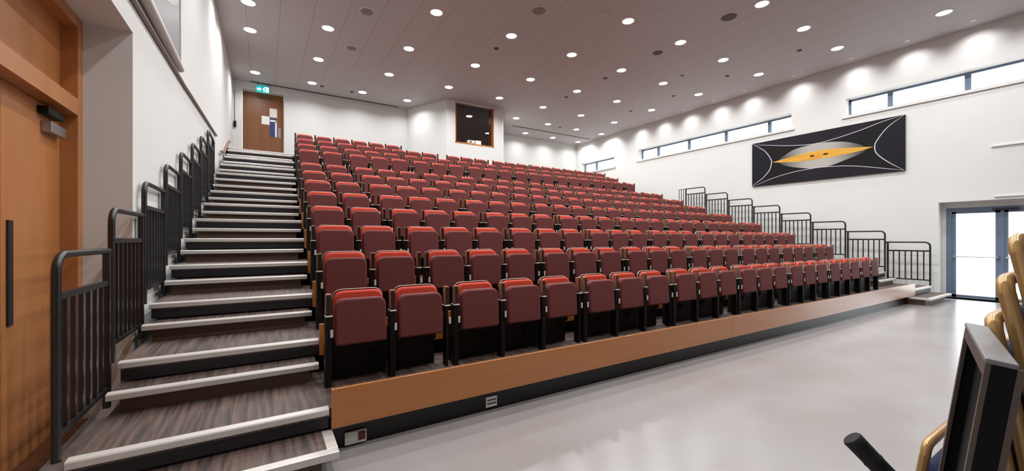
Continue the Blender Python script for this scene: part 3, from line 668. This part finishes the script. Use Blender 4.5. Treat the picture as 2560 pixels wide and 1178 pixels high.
# ------------------------------------------------------------------ stacked banquet chairs and kit beside the camera
def chair(loc, label, tilt=0.0):
    """gold framed stacking chair facing -Y: back stiles, seat pad, back pad, legs"""
    t = thing('banquet_chair', label, 'chair', loc, 'stacked blue banquet chairs')
    prof = [(0.01, 0.0), (0.0, 0.44), (0.020, 0.60), (0.045, 0.76), (0.066, 0.88)]
    kids = []
    arc = [(0.0, 0.062 + 0.004 * math.sin(a), 0.88 + 0.04 * math.sin(a)) for a in [math.pi / 2 * i / 5 for i in range(6)]]
    for x in (0.0, 0.43):
        o = MB(); o.tube([(x, p[0], p[1]) for p in prof], 0.0125, 12, ry=None)
        s = MB(); s.tube([(x, p[0] - 0.004, p[1]) for p in prof], [0.012, 0.014, 0.017, 0.018, 0.018], 14)
        kids.append(s.build('back_stile', M['gold'], t))
        g = MB(); g.tube([(x, -0.40, 0.0), (x, -0.385, 0.43)], 0.0125, 10); kids.append(g.build('front_leg', M['gold'], t))
    tr_ = MB(); tr_.tube([(0.0, 0.062, 0.872), (0.004, 0.064, 0.896), (0.018, 0.066, 0.911), (0.045, 0.066, 0.915), (0.385, 0.066, 0.915), (0.412, 0.066, 0.911), (0.426, 0.064, 0.896), (0.43, 0.062, 0.872)], 0.018, 14)
    kids.append(tr_.build('top_rail', M['gold'], t))
    sf = MB(); sf.tube([(0.0, -0.005, 0.43), (0.0, -0.385, 0.43), (0.43, -0.385, 0.43), (0.43, -0.005, 0.43), (0, -0.005, 0.43)], 0.012, 8); kids.append(sf.build('seat_frame', M['gold'], t))
    kids.append(MB().bbox(0.005, 0.425, -0.40, -0.01, 0.435, 0.49, 0.02).build('seat_pad', M['blue_fabric'], t))
    T = Matrix.Translation((0, 0.03, 0.5)) @ Matrix.Rotation(R(-7), 4, 'X') @ Matrix.Translation((0, -0.03, -0.5))
    kids.append(MB().slab(rrect(0.018, 0.412, 0.52, 0.83, 0.06, 0.03), -0.045, 0.028, 0.014, T=T).build('back_pad', M['blue_fabric'], t))
    KIDS[t.name] = kids
    return t
names = ['bottom', 'second', 'third', 'fourth', 'fifth', 'topmost']
for i in range(6):
    loc = (1.80, 0.148 + 0.022 * (5 - i), 0.585 - 0.117 * (5 - i))
    lab = 'gold-framed navy banquet chair, %s in the stack behind the black board' % (names[i] if i in (0, 5) else names[i] + ' from the bottom')
    if i == 0: first = chair(loc, lab)
    else: copy_tree(first, loc, lab, 'stacked blue banquet chairs')
single = copy_tree(first, (2.194, 0.455, 0.0), 'gold-framed navy banquet chair standing on the floor behind the black handle', 'stacked blue banquet chairs')
single.rotation_euler = (0, 0, math.pi); single.scale = (0.8, 0.75, 0.9)
for c in COL.objects:
    if c.parent == single and c.name.startswith('back_pad'): c.location.y = 0.055

pn = thing('display_board', 'black framed board with grey top edge leaning beside the stacked chairs', 'board', (1.236, 0.335, 0))
T = Matrix.Translation((0, 0, 0.008)) @ Matrix.Rotation(math.atan2(0.114, 0.494), 4, 'Z') @ Matrix.Rotation(R(7.0), 4, 'X')
H, W, TH = 1.245, 0.50, 0.038
m = MB(); m.box(0.0, W, -TH, -TH + 0.012, 0.0, H, 0, T); m.build('back_board', M['matte_black'], pn)
m = MB(); m.box(0.0, 0.02, -TH + 0.012, -0.004, 0, H, 0, T).box(W - 0.02, W, -TH + 0.012, -0.004, 0, H, 0, T).box(0.02, W - 0.02, -TH + 0.012, -0.004, 0, 0.02, 0, T).box(0.02, W - 0.02, -TH + 0.012, -0.004, H - 0.02, H, 0, T)
m.build('frame', M['matte_black'], pn)
m = MB(); m.box(0.0, 0.016, -0.004, 0.004, 0, H, 0, T).box(W - 0.03, W, -0.004, 0.004, 0, H, 0, T).box(0.016, W - 0.03, -0.004, 0.004, 0, 0.03, 0, T).box(0.016, W - 0.03, -0.004, 0.004, H - 0.03, H, 0, T)
m.build('frame_lip', M['panel_lip'], pn)
m = MB(); m.bbox(-0.002, W + 0.002, -TH - 0.002, 0.006, H - 0.001, H + 0.010, 0.003, 0, T); m.build('top_edge', M['panel_grey'], pn)
m = MB(); m.box(-0.001, 0.004, -TH - 0.010, -TH, 0.0, H, 0, T); m.build('edge_strip', M['panel_lip'], pn)

tl = thing('chair_trolley', 'black foam-gripped trolley handle rising beside the stacked chairs', 'trolley', (1.5, 0.3, 0))
m = MB(); g0, g1 = Vector((1.37, 0.447, 0.955)), Vector((1.44, 0.325, 0.80))
pts = [g0 + (g1 - g0) * s for s in (0, 0.02, 0.1, 0.3, 0.32, 0.36, 0.6, 0.62, 0.66, 1.0)]
m.tube(pts, [0.022, 0.0250, 0.0245, 0.0235, 0.025, 0.0235, 0.0235, 0.025, 0.0235, 0.0235], 18)
P(m, 'grip', M['rubber'], tl)
m = MB(); m.tube([g1, (1.455, 0.335, 0.70), (1.47, 0.40, 0.45), (1.47, 0.46, 0.09), (1.47, 0.46, 0.03)], 0.014, 10); P(m, 'handle_tube', M['black'], tl)
m = MB(); m.bbox(1.24, 1.74, 0.46, 0.90, 0.055, 0.085, 0.006); P(m, 'base', M['black'], tl)
for xw, yw in ((1.30, 0.52), (1.68, 0.52), (1.30, 0.84), (1.68, 0.84)):
    m = MB(); m.tube([(xw, yw - 0.012, 0.0275), (xw, yw + 0.012, 0.0275)], 0.0275, 14); P(m, 'wheel', M['rubber'], tl)
